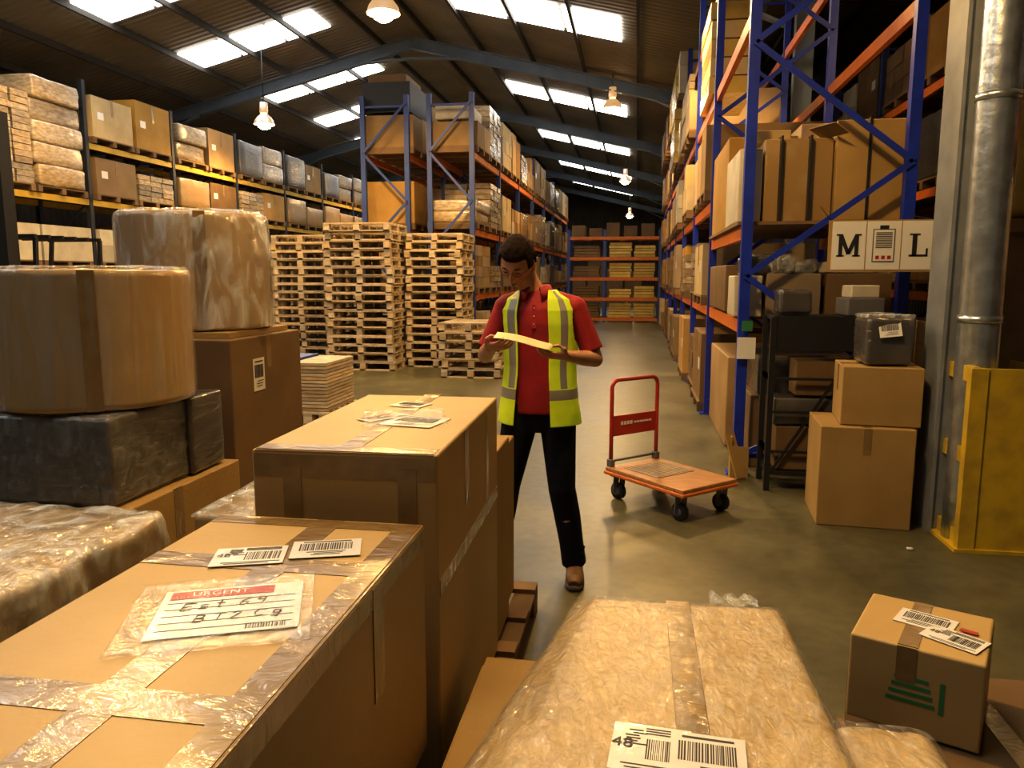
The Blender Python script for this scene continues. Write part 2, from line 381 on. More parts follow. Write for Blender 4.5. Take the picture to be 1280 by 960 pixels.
for x,y,z,pw in ((-3.82,11.5,5.56,700),(-9.06,18,5.35,580),(-.72,20,5.85,640),(-8.4,27,5.6,350),(-.56,48,5.3,120),(-.6,33,5.6,240),(-4.7,6.0,6.3,650),(-.5,3.0,5.3,530),(-8.2,11.3,6.1,600),(.1,10.6,5.4,580),(3.2,7,5.2,130)):  # lamp just beyond the back rack is added to brighten the far end
    lamp(x,y,z,pw)
# ------------------------------------------------------------ pallets and loads
def pallet(mb,x0,x1,y0,y1,z,m=WOOD,h=.144,full=True):
    if full:
        n=6; w=(y1-y0); bw=.09; t=.022
        for i in range(n):
            c=y0+bw/2+(w-bw)*i/(n-1); mb.bx(x0,x1,c-bw/2,c+bw/2,z+h-t,z+h,m)
        for i in range(3):
            cx=x0+.05+(x1-x0-.1)*i/2
            mb.bx(cx-.05,cx+.05,y0,y1,z+h-2*t,z+h-t,m)
            mb.bx(cx-.05,cx+.05,y0,y1,z,z+t,m)
            for j in range(3):
                cy=y0+.06+(w-.12)*j/2; mb.bx(cx-.05,cx+.05,cy-.06,cy+.06,z+t,z+h-2*t,m)
        for yy in (y0,y1-.09): mb.bx(x0,x1,yy,yy+.09,z+.001,z+t,m)
    else:
        mb.bx(x0,x1,y0,y1,z+h-.025,z+h,m)
        for i in range(3):
            cx=y0+.05+(y1-y0-.1)*i/2; mb.bx(x0,x1,cx-.05,cx+.05,z,z+h-.025,m)
def load(mb,x0,x1,y0,y1,z,h,style=None):
    pallet(mb,x0,x1,y0,y1,z,WOODD,.12,False); z+=.12; h-=.12
    if style is None: style=random.choice(['one','grid','grid','wrap','two','grid2','one','mag'])
    j=.04
    if style=='one':
        m_=random.choice([CARD2,CARD2,CARDP,CARDD]); a,b,c,d=x0+U(0,j),x1-U(0,j),y0+U(0,j),y1-U(0,j)
        mb.bx(a,b,c,d,z,z+h,m_)
        ym=(c+d)/2
        for xx in (a-.002,b+.002): mb.bx(xx-.002,xx+.002,ym-.03,ym+.03,z+h*.6,z+h,TAPE); mb.bx(xx-.002,xx+.002,c+.15,c+.33,z+h*.45,z+h*.45+.14,PAPER)
    elif style=='two':
        s=U(.4,.6); ym=y0+(y1-y0)*s
        mb.bx(x0,x1,y0,ym-.01,z,z+h*U(.8,1),CARD2); mb.bx(x0,x1,ym+.01,y1,z,z+h*U(.75,1),CARD2)
    elif style in('grid','grid2'):
        nx,ny=3,3; nz=max(2,int(h/(.2 if style=='grid2' else .3))); M_=random.choice([CARD2,CARD2,CARDP,CARDD,WHITEB])
        for a in range(nx):
            for b in range(ny):
                if 0<a<nx-1 and 0<b<ny-1: continue
                for c in range(nz):
                    if c==nz-1 and R()<.25: continue
                    dx=(x1-x0)/nx;dy=(y1-y0)/ny;dz=h/nz
                    mb.bx(x0+a*dx+U(.003,.02),x0+(a+1)*dx-U(.003,.02),y0+b*dy+U(.003,.02),y0+(b+1)*dy-U(.003,.02),z+c*dz,z+(c+1)*dz-.006,M_)
    elif style=='wrap': mb.rbox(((x0+x1)/2,(y0+y1)/2,z+h/2),(x1-x0,y1-y0,h),random.choice([WRAPC,WRAPC,WRAPD]),.03,6,.012)
    elif style=='wrapw':
        nz=max(2,int(h/.35)); zz=z
        for c in range(nz):
            mb.rbox(((x0+x1)/2+U(-.03,.03),(y0+y1)/2+U(-.03,.03),zz+h/nz/2),(x1-x0-U(0,.1),y1-y0-U(0,.1),h/nz),WRAPW,.04,5,.025); zz+=h/nz
    elif style=='white': mb.bx(x0,x1,y0,y1,z,z+h,WHITEB)
    elif style=='mag':
        nz=int(h/.11); wx=(x1-x0)/2; wy=(y1-y0)/3
        for a in range(2):
            for b in range(3):
                for c in range(nz):
                    mb.bx(x0+a*wx+U(0,.03),x0+(a+1)*wx-U(0,.03),y0+b*wy+U(0,.03),y0+(b+1)*wy-U(0,.03),z+c*.11,z+c*.11+.1,WRAPW)
def rack(name,x0,x1,ys,H,levels,post=BLUED,beam=ORANGE,pw=.09,nodes=None):
    mb=MB()
    for y in ys:
        for x in (x0+pw/2,x1-pw/2):
            mb.bx(x-pw/2,x+pw/2,y-pw/2,y-pw/2+.012,0.012,H,post)
            mb.bx(x-pw/2,x-pw/2+.012,y-pw/2+.012,y+pw/2,0.012,H,post); mb.bx(x+pw/2-.012,x+pw/2,y-pw/2+.012,y+pw/2,.012,H,post)
            mb.bx(x-.09,x+.09,y-.08,y+.08,0,.012,post)
        nd=nodes or [.3+.9*i for i in range(int((H-.4)/.9)+1)]
        for i in range(len(nd)-1):
            a,b=(x0+pw*.5,x1-pw*.5) if i%2==0 else (x1-pw*.5,x0+pw*.5)
            mb.beam((a,y-pw/2-.01,nd[i]),(b,y-pw/2-.01,nd[i+1]),.02,.045,post)
        for zz in (.15,H-.2): mb.beam((x0+pw,y,zz),(x1-pw,y,zz),.035,.04,post)
    for i in range(len(ys)-1):
        lv=levels[i] if isinstance(levels[0],(list,tuple)) else levels
        for z in lv:
            for x in (x0+.02,x1-.07):
                mb.bx(x,x+.05,ys[i]+pw/2,ys[i+1]-pw/2,z-.11,z,beam)
    return mb.build(name)
ysL=[8+2.8*i for i in range(9)]
rack('pallet_rack',-11.7,-10.5,ysL,5.3,[[1.75,3.07]]*2+[[1.75,3.07,4.15]]*6,DKBL,YELB)
mb=MB()
for i in range(8):
    ya=ysL[i]+.12; w=(2.8-.24)/2-.04
    for j in range(2):
        a=ya+j*(w+.06); b=a+w
        if i<2:
            load(mb,-11.6,-10.45,a,b,3.08,U(1.7,2.0),'mag' if (i+j)%2 else 'wrapw')
            load(mb,-11.6,-10.45,a,b,1.76,.75,'white'); load(mb,-11.6,-10.45,a,b,0,1.3)
        else:
            load(mb,-11.6,-10.45,a,b,4.16,U(.85,1.1),'one' if i<3 else random.choice(['wrap','one','wrapw']))
            load(mb,-11.6,-10.45,a,b,3.08,U(.7,.88),random.choice(['wrapw','mag','grid','one','wrap','one']))
            load(mb,-11.6,-10.45,a,b,1.76,U(.7,1.0)); load(mb,-11.6,-10.45,a,b,0,U(.9,1.3))
mb.build('rack_stored_goods')
ysC=[14.3+2.75*i for i in range(8)]
for (x0,x1) in ((-3.95,-3.05),(-5.25,-4.3)):
    rack('pallet_rack',x0,x1,ysC,4.95,[1.25,2.48,3.9],BLUED,ORANGE)
    mb=MB()
    for i in range(7):
        w=1.2
        for j in range(2):
            a=ysC[i]+.1+j*1.29; b=a+w
            if i==0 and j==0:
                if x0>-4: load(mb,x0-.05,x1+.05,a,b,3.91,.62,'two'); mb.rbox(((x0+x1)/2,a+.6,4.66),(.7,1.,.28),WHITEB,.03,4,.01); load(mb,x0-.05,x1+.05,a,b,2.49,.55,'wrapw')
                else:
                    load(mb,x0-.05,x1+.05,a,b,3.91,.75,'two'); mb.bx(x0,x1,a,b,4.67,5.22,DARK); mb.bx(x0+.1,x1-.1,a+.1,b-.1,5.225,5.38,CARDD); load(mb,x0-.05,x1+.05,a,b,2.49,1.0,'two')
            else:
                load(mb,x0-.05,x1+.05,a,b,3.91,U(.8,1.2)); load(mb,x0-.05,x1+.05,a,b,2.49,U(.7,1.1))
            load(mb,x0-.05,x1+.05,a,b,1.26,U(.6,.95)); load(mb,x0-.05,x1+.05,a,b,0,U(.6,.95))
    mb.build('rack_stored_goods')
ysR=[6.3+2.75*i for i in range(8)]
rack('pallet_rack',.8,2.05,ysR,5.6,[[1.25,2.0,3.62]]+[[1.25,2.45,3.62,4.75]]*6,BLUE,ORANGE,.08,[.15,.75,1.6,2.45,3.35,4.2,5.05])
mb=MB()
for i in range(1,7):
    for j in range(2):
        a=ysR[i]+.12+j*1.27; b=a+1.2; xo=.78-U(0,.08)
        if i>=2: load(mb,xo,2.0,a,b,3.63,U(.75,.95))
        load(mb,xo,2.0,a,b,2.46,U(.7,.95),random.choice(['one','grid','two','grid2']))
        if i>=3: load(mb,.66,2.0,a,b,4.76,U(.8,1.1) if i!=3 else .85,random.choice(['grid2','one']))
        load(mb,xo,2.0,a,b,1.26,U(.6,.95)); load(mb,xo,2.0,a,b,0,U(.7,1.0))
for q in range(9): mb.bx(.62+U(0,.03),1.5,15.3,16.9,3.75+q*.2,3.75+q*.2+.19,WRAPY)
for q in range(8): mb.bx(.70+U(0,.03),.79,12.3,14.2,3.75+q*.11,3.75+q*.11+.1,CARDP)
for q in range(5): mb.bx(.74+U(0,.03),1.25,9.3,10.6,3.66+q*.2,3.66+q*.2+.185,CARDP if q%2 else WRAPY)
mb.bx(.78,2.1,6.4,8.9,2.005,2.03,WOODD)
def bl(x0,x1,y0,y1,z0,z1,m): mb.rbox(((x0+x1)/2,(y0+y1)/2,(z0+z1)/2),(x1-x0,y1-y0,z1-z0),m,.012,8,.006)
bl(.78,.96,6.45,7.3,2.03,2.60,WHITEB); bl(.98,1.5,6.5,7.3,2.03,2.68,WRAPC); bl(1.51,2.05,6.45,7.3,2.03,2.80,CARD)
bl(.8,1.4,7.4,8.8,2.03,2.85,CARD2); bl(1.42,2.0,7.4,8.8,2.03,2.95,CARD2)
mb.bbox((1.05,6.9,2.73),(.3,.5,.08),CARDP); mb.beam((1.5,6.46,2.68),(1.38,6.40,2.75),.3,.006,CARD)
for xx in (1.10,1.32,1.75): mb.bx(xx-.008,xx+.008,6.43,7.3,2.03,2.81 if xx>1.5 else 2.69,DARK)
bl(.78,1.0,6.45,6.9,1.27,1.60,WHITEB); bl(1.03,1.45,6.45,7.2,1.27,1.62,CARD2); bl(1.5,2.0,6.5,7.2,1.27,1.62,CARDD)
bl(.8,1.4,7.3,8.8,1.27,1.7,CARDD); bl(1.45,2.0,7.3,8.8,1.27,1.7,CARD2)
mb.rbox((1.1,6.8,1.70),(.35,.4,.16),FILM2,.05,10,.04)
mb.rbox((.93,6.55,1.68),(.22,.2,.14),WRAPD,.03,8,.02); mb.bbox((1.7,6.7,1.67),(.34,.3,.09),WHITEB,.2,.01); mb.rbox((1.35,6.6,1.68),(.2,.22,.10),FILM2,.04,8,.03)
bl(.95,1.4,6.5,7.2,0,.62,CARDD); bl(1.42,1.95,6.45,7.2,0,.6,CARDD); bl(.85,2.0,7.3,8.9,0,.85,CARD2); bl(1.,1.9,6.5,7.2,.63,.95,WRAPD)
mb.build('rack_stored_goods')
rack('pallet_rack',3.6,4.7,[4.5,7.3,10.1,12.9,15.7],5.2,[1.4,2.7,4.0],BLUED,ORANGE)
mb=MB()
for i in range(4):
    for j in range(2):
        a=4.5+2.8*i+.15+j*1.28
        for z in (0,1.41,2.71,4.01):
            if i==0 and z==2.71: load(mb,3.6,4.7,a,a+1.2,z,1.1,'wrap')
            else: load(mb,3.6,4.7,a,a+1.2,z,U(.8,1.1))
mb.rbox((2.75,6.2,2.55),(.5,.6,1.1),WRAPY,.08,10,.03)
mb.bx(2.4,3.1,5.8,6.6,1.9,1.99,WOODD); mb.bx(2.45,3.05,5.85,6.55,0,1.9,CARDD)
mb.build('rack_stored_goods')
mb=MB()
for x in (-2.4,-1.15,.75):
    for y in (27,28.1): mb.bx(x-.05,x+.05,y-.05,y+.05,0,3.2,BLUED)
for z in (.15,.85,1.55,2.25,2.95):
    for y in (26.95,28.1): mb.bx(-2.35,.7,y-.02,y+.03,z-.11,z,ORANGE)
mb.build('pallet_rack')
mb=MB()
for z in (.16,.86,1.56,2.26):
    for a,b in ((-2.25,-1.3),(-1.0,-.2),(-.15,.6)):
        n=int(U(3,6))
        for q in range(n): mb.bx(a+U(0,.05),b-U(0,.05),27.05,28,z+q*.1,z+q*.1+.085,WRAPY if a>-1.2 else CARDD)
for q in range(5): mb.bx(-2.3+q*.6,-1.85+q*.6,27.1,28,2.96,2.96+U(.2,.6),CARDD)
mb.build('rack_stored_goods')
mb=MB()
for q in range(14):
    x=-13+q*.95
    mb.bx(x,x+.85,40,41,0,U(1.5,3.2),CARDD)
mb.build('distant_goods')
def pstack(x0,x1,y0,y1,n,m=WOOD):
    mb=MB()
    for i in range(n):
        dx=U(-.025,.025);dy=U(-.02,.02); pallet(mb,x0+dx,x1+dx,y0+dy,y1+dy,i*.146,m)
    mb.build('pallet_stack')
pstack(-5.2,-4.05,12.3,13.3,17); pstack(-6.6,-5.5,13.15,14.05,16); pstack(-4.0,-3.0,12.95,13.95,16); pstack(-3.05,-2.1,11.6,12.6,6); pstack(-2.0,-1.1,12.8,13.8,1)
mb=MB()
pallet(mb,-4.3,-3.72,7.6,8.5,0)
for q in range(5): mb.bx(-4.25,-3.75,7.65,8.4,.15+q*.1,.24+q*.1,GREYP if q%2 else CARD2)
pallet(mb,-3.7,-3.25,7.6,8.5,0)
for q in range(14): mb.bx(-3.68+U(0,.02),-3.27,7.65,8.45,.15+q*.038,.18+q*.038,WOOD)
mb.bx(-4.3,-3.72,7.62,8.5,.66,.69,BLUED)
mb.build('low_pallet_stack')
# ------------------------------------------------------------ foreground cartons
def carton(name,x0,x1,y0,y1,z0,z1,m=CARDF,rz=0,tape='y',extra=None,tw=.05):
    mb=MB(); w,d,h=x1-x0,y1-y0,z1-z0; M=T((x0+x1)/2,(y0+y1)/2,(z0+z1)/2)@RZ(rz)
    mb.bbox((0,0,0),(w,d,h),m,0,.007,M)
    e=.0012
    if tape=='y':
        mb.box((0,0,h/2),(tw,d-.01,e*2),TAPE,0,M)
        for s in (-1,1): mb.box((0,s*d/2,h/2-.09),(tw,e*2,.17),TAPE,0,M)
    if tape=='x':
        mb.box((0,0,h/2),(w-.01,tw,e*2),TAPE,0,M)
        for s in (-1,1): mb.box((s*w/2,0,h/2-.09),(e*2,tw,.17),TAPE,0,M)
    if extra: extra(mb,M,w,d,h)
    return mb.build(name)
def wraptape(mb,M,w,d,h,y0,y1,drop,m=TAPE):
    e=.0011
    mb.box((w/2-.034,(y0+y1)/2,h/2+.0006),(.055,y1-y0,e*2),m,0,M)
    mb.box((w/2+.0004,(y0+y1)/2,h/2-drop/2-.006),(e*2,y1-y0,drop),m,0,M)
    mb.beam((w/2-.0068,y0,h/2+.0),(w/2-.0068,y1,h/2+.0),.004,.003,m,M)
    mb.beam((w/2-.0015,y0,h/2-.004),(w/2-.0015,y1,h/2-.004),.004,.006,m,M)
def exA(mb,M,w,d,h):
    e=.0011
    mb.box((-.01,.30,h/2+.0003),(w-.03,.07,e*2),TAPE,0,M); mb.box((w/2+.0012,.26,h/2-.13),(e*2,.06,.24),TAPE,0,M)
    wraptape(mb,M,w,d,h,-d/2+.01,d/2-.01,.045)
    mb.box((-.01,-.22,h/2+.0002),(w-.03,.07,e*2),TAPE,0,M)
    mb.box((-.01,d/2-.04,h/2+.0002),(w-.03,.05,e*2),TAPE,0,M)
    mb.box((0.03,.0,h/2+.0001),(.07,d-.02,e*2),TAPE,0,M)
    label(mb,M@T(-.045,.33,h/2+.004)@RZ(.32),.15,.105,0)
    label(mb,M@T(.10,.40,h/2+.004)@RZ(.32),.15,.105,1)
    label(mb,M@T(.05,.08,h/2+.004)@RZ(.38),.25,.2,2)
    mb.rbox((0.04,.07,h/2+.006),(.32,.29,.007),FILM,.003,26,.0022,rz=.38,M=M,freq=14)
carton('cardboard_box',-1.03,-.5,.52,1.73,.42,1.0,CARDF,.0,None,exA)
mb=MB(); pallet(mb,-1.1,-.5,.5,1.75,0); mb.bbox((-.79,1.12,.28),(.54,1.2,.265),CARDD); mb.build('carton_on_pallet')
def exB(mb,M,w,d,h):
    e=.0011
    mb.box((.0,-d/2+.035,h/2+.0006),(w-.02,.06,e*2),TAPE,0,M); mb.box((0,-d/2,h/2-.04),(w-.012,e*2,.06),TAPE,0,M); mb.beam((-w/2+.01,-d/2+.003,h/2-.003),(w/2-.01,-d/2+.003,h/2-.003),.006,.004,TAPE,M)
    for xx,dr in ((-.14,.12),(.17,.10)): mb.box((xx,-d/2-.001,h/2-.07-dr/2),(.05,e*2,dr+.06),TAPE,0,M)
    mb.box((0,.05,h/2+.0003),(.06,d-.03,e*2),TAPE,0,M)
    mb.box((w/2,-.1,h/2-.12),(e*2,.06,.23),TAPE,0,M); mb.box((w/2,.25,h/2-.20),(e*2,.05,.38),TAPE,0,M)
    mb.box((w/2+.0005,0,h/2-.36),(e*2,d-.02,.045),TAPE,0,M)
    label(mb,M@T(.08,-.05,h/2+.003)@RZ(-.2),.17,.16,1)
    label(mb,M@T(-.04,.0,h/2+.0045)@RZ(.95),.16,.07,2)
    label(mb,M@T(-.02,.25,h/2+.003)@RZ(-.3),.12,.10,1)
    mb.rbox((.03,.0,h/2+.007),(.26,.27,.007),FILM,.003,22,.0022,rz=.3,M=M,freq=14)
carton('cardboard_box',-1.0,-.5,1.82,2.76,.146,1.15,CARDF,.02,None,exB)
carton('cardboard_box',-1.0,-.52,2.80,3.10,.146,.93,CARD,0,'y',None,.05)
carton('cardboard_box',-1.0,-.54,3.12,3.36,.146,.88,CARD,0,'y',None,.05)
mb=MB(); pallet(mb,-1.02,-.44,1.85,3.45,0,WOODD); mb.build('wooden_pallet')
mb=MB(); mb.rbox((-1.22,2.42,.49),(.36,.5,.68),WRAPC,.015,12,.004); mb.rbox((-1.22,2.42,.835),(.37,.51,.01),FILM2,.004,12,.004); mb.box((-1.22,2.42,.075),(.36,.5,.15),WOODD); mb.build('wrapped_carton')
def scal(P,h):
    a=math.atan2(P.y,P.x); k=1+.06*abs(math.sin(a*4)); return Vector((P.x*k,P.y*k,P.z))
mb=MB()
mb.rbox((-1.66,1.66,.80),(.58,.64,.21),WRAPB,.025,34,.007,freq=9,fn=scal)
mb.rbox((-1.64,1.6,.60),(.64,.68,.18),WRAPB,.03,20,.012,freq=9,fn=scal)
mb.rbox((-1.40,1.14,.70),(.36,.40,.22),WRAPB,.03,24,.010,freq=9)
mb.rbox((-1.40,1.14,.70),(.38,.42,.235),FILMG,.03,24,.010,freq=9)
mb.bbox((-1.6,1.5,.33),(.8,.95,.36),CARDD); pallet(mb,-2.0,-1.2,1.0,2.0,0)
mb.rbox((-1.66,1.66,.797),(.60,.66,.235),FILM2,.03,40,.012,freq=11,fn=scal)
mb.build('shrink_wrapped_bundle')
def exL(mb,M,w,d,h): mb.box((w/2,0,h/2-.1),(.0024,.06,.2),TAPE,0,M)
carton('cardboard_box',-2.65,-1.78,2.2,3.15,.2,.77,CARD,0,None,exL)
mb=MB(); pallet(mb,-2.7,-1.75,2.15,3.2,0); mb.box((-2.2,2.67,.172),(.8,.9,.05),WOODD); mb.build('wooden_pallet')
mb=MB(); mb.rbox((-2.17,2.60,.94),(.68,.46,.32),WRAPD,.015,20,.005)
mb.rbox((-2.13,2.96,.94),(.64,.25,.325),WRAPD,.015,14,.005)
mb.rbox((-2.17,2.60,.94),(.69,.47,.33),FILMG,.015,24,.005,freq=10)
mb.build('wrapped_flat_cartons')
def drum(name,c,r,z0,z1,m,cover=False,amp=1.):
    mb=MB(); n=96; H=z1-z0; K=24
    prof=[(.0,z0),(.5,z0),(.97,z0)]+[(1.0,z0+H*i/K) for i in range(K+1)]+[(.985,z1+.003),(.6,z1+.004),(.0,z1+.004)]
    vs=[];fs=[]
    for f_,zz in prof:
        for j in range(n):
            th=2*math.pi*j/n; d=noise.noise(Vector((math.cos(th)*1.5+c[0],math.sin(th)*1.5,zz*2)))*.008*amp
            rr=(r+d)*f_; vs.append((c[0]+rr*math.cos(th),c[1]+rr*math.sin(th),zz+noise.noise(Vector((math.cos(th)*2*f_,math.sin(th)*2*f_,1)))*.008))
    for i in range(len(prof)-1):
        for j in range(n): fs.append((i*n+j,i*n+(j+1)%n,(i+1)*n+(j+1)%n,(i+1)*n+j))
    mb.add(vs,fs,m,True)
    th0=-.95
    for i in range(12):
        z_=z0+H*(i+.5)/12
        mb.box((c[0]+(r+.006)*math.cos(th0),c[1]+(r+.006)*math.sin(th0),z_),(.002,.055,H/12),TAPE,th0)
    vs=[];fs=[]; prof=[(0,z1+.018),(.55,z1+.018),(.95,z1+.016),(1.008,z1-.01)]+[(1.018,z1-.03-(H*(.93 if cover else .9))*i/16) for i in range(17)]
    for q,(f_,zz) in enumerate(prof):
        for j in range(n):
            th=2*math.pi*j/n; fl=0
            if cover and q>3: fl=max(0,math.cos(th+.35))**8*.10*min(1,(q-3)/7)
            d=noise.noise(Vector((math.cos(th)*11,math.sin(th)*11,zz*1.5)))*(.009 if cover else .004)*(f_>.5)
            rr=(r+d)*f_+fl; vs.append((c[0]+rr*math.cos(th),c[1]+rr*math.sin(th),zz+noise.noise(Vector((math.cos(th)*4*f_,math.sin(th)*4*f_,3)))*.010))
    for i in range(len(prof)-1):
        for j in range(n): fs.append((i*n+j,(i+1)*n+j,(i+1)*n+(j+1)%n,i*n+(j+1)%n))
    mb.add(vs,fs,FILMV if not cover else FILM2,True)
    return mb.build(name)
drum('wrapped_cardboard_drum',(-2.13,2.72),.362,1.115,1.62,WRAPV)
drum('wrapped_cardboard_drum',(-2.38,3.86),.385,1.325,1.92,WRAPV,True)
def exF(mb,M,w,d,h):
    label(mb,M@planeM((w/2+.002,-.12,h/2-.2),(0,1,0),(1,0,0)),.12,.17,1)
carton('cardboard_box',-2.75,-1.95,3.42,4.2,.15,1.29,CARDD,0,'x',exF)
mb=MB(); pallet(mb,-2.8,-1.92,3.4,4.25,0); mb.build('wooden_pallet')
mb=MB(); mb.bx(-2.7,-2.0,3.5,4.15,1.292,1.318,CARD); mb.build('cardboard_sheet')
mb=MB(); mb.bbox((-3.15,3.2,.85),(.75,1.0,1.5),CARD); mb.box((-3.15,3.2,.05),(.75,1.,.1),WOODD); mb.build('cardboard_box')
# centre wrapped package
def gfn(P,h):
    u=P.x/h.x; v=(h.y-P.y)/(2*h.y)
    if u<0: x=P.x*(.70+.56*v)
    else: x=P.x*(.96+.04*v)
    z=P.z
    if P.z>0: z-=.05*max(0,-u-.72)*3*(P.z/h.z)+.03*max(0,v-.75)
    return Vector((x,P.y,z))
mb=MB()
mb.rbox((.08,1.60,.575),(.70,.96,.25),WRAPG,.035,56,.0045,freq=8,fn=gfn)
mb.bbox((.13,1.72,.7005),(.066,.68,.006),TAPE,0,.002)
label(mb,T(.045,1.36,.7085)@RZ(-.08),.15,.15,0); label(mb,T(.15,1.345,.7095)@RZ(-.08),.14,.15,1)
mb.rbox((.08,1.60,.577),(.705,.965,.256),FILMG,.035,60,.0055,freq=13,fn=gfn)
vs=[];fs=[]
for i in range(31):
    t=i/30; x=.22+.13*t
    for j in range(7): vs.append((x,2.075+.008*j,.695+.018*(j/6)*math.sin(j*.7+t*9)**2+noise.noise(Vector((x*35,j*.7,0)))*.010))
for i in range(30):
    for j in range(6): a=i*7+j; fs.append((a,a+7,a+8,a+1))
mb.add(vs,fs,FILM2,True)
mb.build('shrink_wrapped_parcel')
mb=MB(); mb.rbox((.56,1.50,.50),(.23,.44,.20),WRAPG,.05,24,.008,freq=8); mb.rbox((.56,1.50,.50),(.245,.46,.21),FILMG,.05,28,.012,freq=9); mb.box((.56,1.5,.2),(.22,.42,.40),CARDD); mb.build('shrink_wrapped_parcel')
mb=MB(); mb.bbox((-.01,1.55,.3),(.86,1.15,.26),CARDF,0,.007); mb.bbox((-.04,1.65,.437),(.78,1.0,.014),CARD,0,.003); pallet(mb,-.44,.42,.98,2.14,0,WOODD); mb.box((.0,1.55,.158),(.8,1.1,.02),WOODD); mb.build('carton_on_pallet')
def exH(mb,M,w,d,h):
    label(mb,M@T(.0,.03,h/2+.003)@RZ(-.12),.15,.11,1); label(mb,M@T(.08,-.05,h/2+.0038)@RZ(-.3),.15,.10,0)
    mb.box((.11,.02,h/2+.0048),(.045,.02,.0012),RED,-.2,M)
    for q in range(4): mb.box((-.005,-d/2-.0012,-.03+q*.022),(.12-.012*q,.0012,.010),GREEN,0,M)
    mb.box((.07,-d/2-.0012,0),(.012,.0012,.09),GREEN,0,M)
    mb.box((-.02,0,h/2+.001),(.05,d-.01,.0024),TAPE,0,M); mb.box((-.02,-d/2-.001,h/2-.05),(.05,.0024,.1),TAPE,0,M)
carton('cardboard_box',.675,1.005,2.07,2.41,.352,.60,CARDF,-.45,None,exH)
def exI(mb,M,w,d,h): label(mb,M@T(.16,-.12,h/2+.003)@RZ(-.5),.16,.12,2); mb.box((.0,0,h/2+.001),(.06,d-.01,.0024),TAPE,0,M)
carton('cardboard_box',.70,1.36,1.62,2.46,.15,.345,CARDD,0,None,exI)  # dark cardboard colour stands in for the shadow on this carton
mb=MB(); pallet(mb,.69,1.38,1.6,2.5,0,WOODD); mb.build('wooden_pallet')
mb=MB(); mb.rbox((1.22,1.85,.372),(.22,.20,.035),FILM2,.015,16,.012,freq=10); mb.build('plastic_film_scrap')
# ------------------------------------------------------------ right side items
carton('cardboard_box',1.2,1.76,5.0,5.55,0,.65,CARD,-.08,'y')
carton('cardboard_box',1.33,1.80,5.05,5.48,.655,1.03,CARD,-.12,'x')
mb=MB(); mb.rbox((1.58,5.25,1.188),(.28,.32,.3),WRAPD,.03,12,.008); mb.rbox((1.58,5.25,1.345),(.28,.3,.03),FILM2,.01,8,.02); label(mb,planeM((1.57,5.08,1.27),(1,0,.1),(-.1,-1,.3)),.13,.1,1); mb.build('wrapped_parcel')
mb=MB()
x0,x1,y0,y1=.99,1.78,5.80,6.14
for x in (x0,x1):
    for y in (y0,y1): mb.bx(x-.02,x+.02,y-.02,y+.02,0,1.3,DARK)
mb.bx(x0,x1,y0-.01,y0+.01,1.06,1.31,DARK); mb.bx(x0,x1,y0,y1,1.28,1.31,DARK); mb.bx(x0,x1,y0,y1,.12,.15,DARK)
for z in (.3,.6,.85): mb.bx(x0,x1,y0-.008,y0+.008,z-.01,z+.01,DARK)
mb.beam((x0,y0,.1),(x1-.2,y0,1.08),.015,.02,DARK)
for y in (y0,y1):
    for z in (.3,.85): mb.bx(x0-.012,x0+.012,y0,y1,z-.015,z+.015,DARK)
mb.bbox((1.35,5.98,.32),(.6,.28,.33),CARDD); mb.rbox((1.3,5.97,.60),(.55,.26,.20),WRAPD,.02,8,.01); mb.bbox((1.4,5.98,.85),(.45,.26,.26),CARDD)
mb.build('steel_stillage')
mb=MB(); mb.bbox((1.62,5.97,1.378),(.26,.26,.13),GREYP,.1,.01); mb.bbox((1.62,5.97,1.488),(.2,.2,.09),WHITEB,.1,.01); mb.rbox((1.15,5.98,1.412),(.24,.26,.18),WRAPD,.03,10,.012); mb.build('small_parcels')
mb=MB(); mb.bx(.76,.772,6.1,6.2,0,.34,CARD); mb.bx(.772,.90,6.1,6.112,0,.26,CARD); mb.beam((.84,6.05,.02),(.75,6.16,.36),.10,.012,CARD); mb.build('cardboard_wedge')  # tan cardboard wedge leaning at the base of the rack post
mb=MB(); mb.bx(.79,.93,6.20,6.215,.95,1.12,PAPER); mb.bx(.82,.90,6.19,6.20,1.17,1.25,GREEN); mb.build('rack_location_label')
mb=MB()
mb.bx(1.86,2.16,5.0,5.02,0,5.9,COLM); mb.bx(1.86,2.16,5.24,5.26,0,5.9,COLM); mb.bx(2.0,2.02,5.02,5.24,0,5.9,COLM); mb.bx(1.84,1.862,4.98,5.27,0,5.9,COLM)
mb.build('steel_column')
mb=MB(); pts=[(1.99,4.86,z) for z in [.02,.5,1.0]+[1.5+.5*i for i in range(9)]]
mb.tube(pts,.112,GALV,28)
for z in (1.35,2.6,3.9): mb.tube([(1.99,4.86,z-.02),(1.99,4.86,z+.02)],.118,GALV,28)
mb.build('ventilation_duct')
mb=MB(); mb.tube([(2.52,5.1,0),(2.52,5.1,1.5)],.12,WRAPW,20); mb.build('wrapped_roll')
mb=MB(); mb.tube([(2.40,5.1,1.52),(2.40,5.1,5.9)],.06,GALV,12); mb.build('drain_pipe')
mb=MB()
mb.bx(1.95,2.32,4.64,4.66,0.02,1.08,YEL); mb.bx(2.30,2.32,4.66,5.15,0.02,1.08,YEL)
for y in (4.66,5.18): mb.bx(1.88,1.97,y-.03,y+.03,0,1.08,YEL)
for z in (.06,.56,1.04): mb.bx(1.90,1.94,4.66,5.18,z-.045,z+.045,YEL)
mb.bx(1.86,2.34,4.62,5.2,0,.02,YEL)
mb.build('column_guard')
mb=MB(); SX0,SX1,SZ0,SZ1,SY=1.385,2.10,1.645,1.99,5.92
mb.bx(SX0-.02,SX1+.02,SY+.002,SY+.012,SZ0-.015,SZ1+.01,CARD)
wS=(SX1-SX0)/3
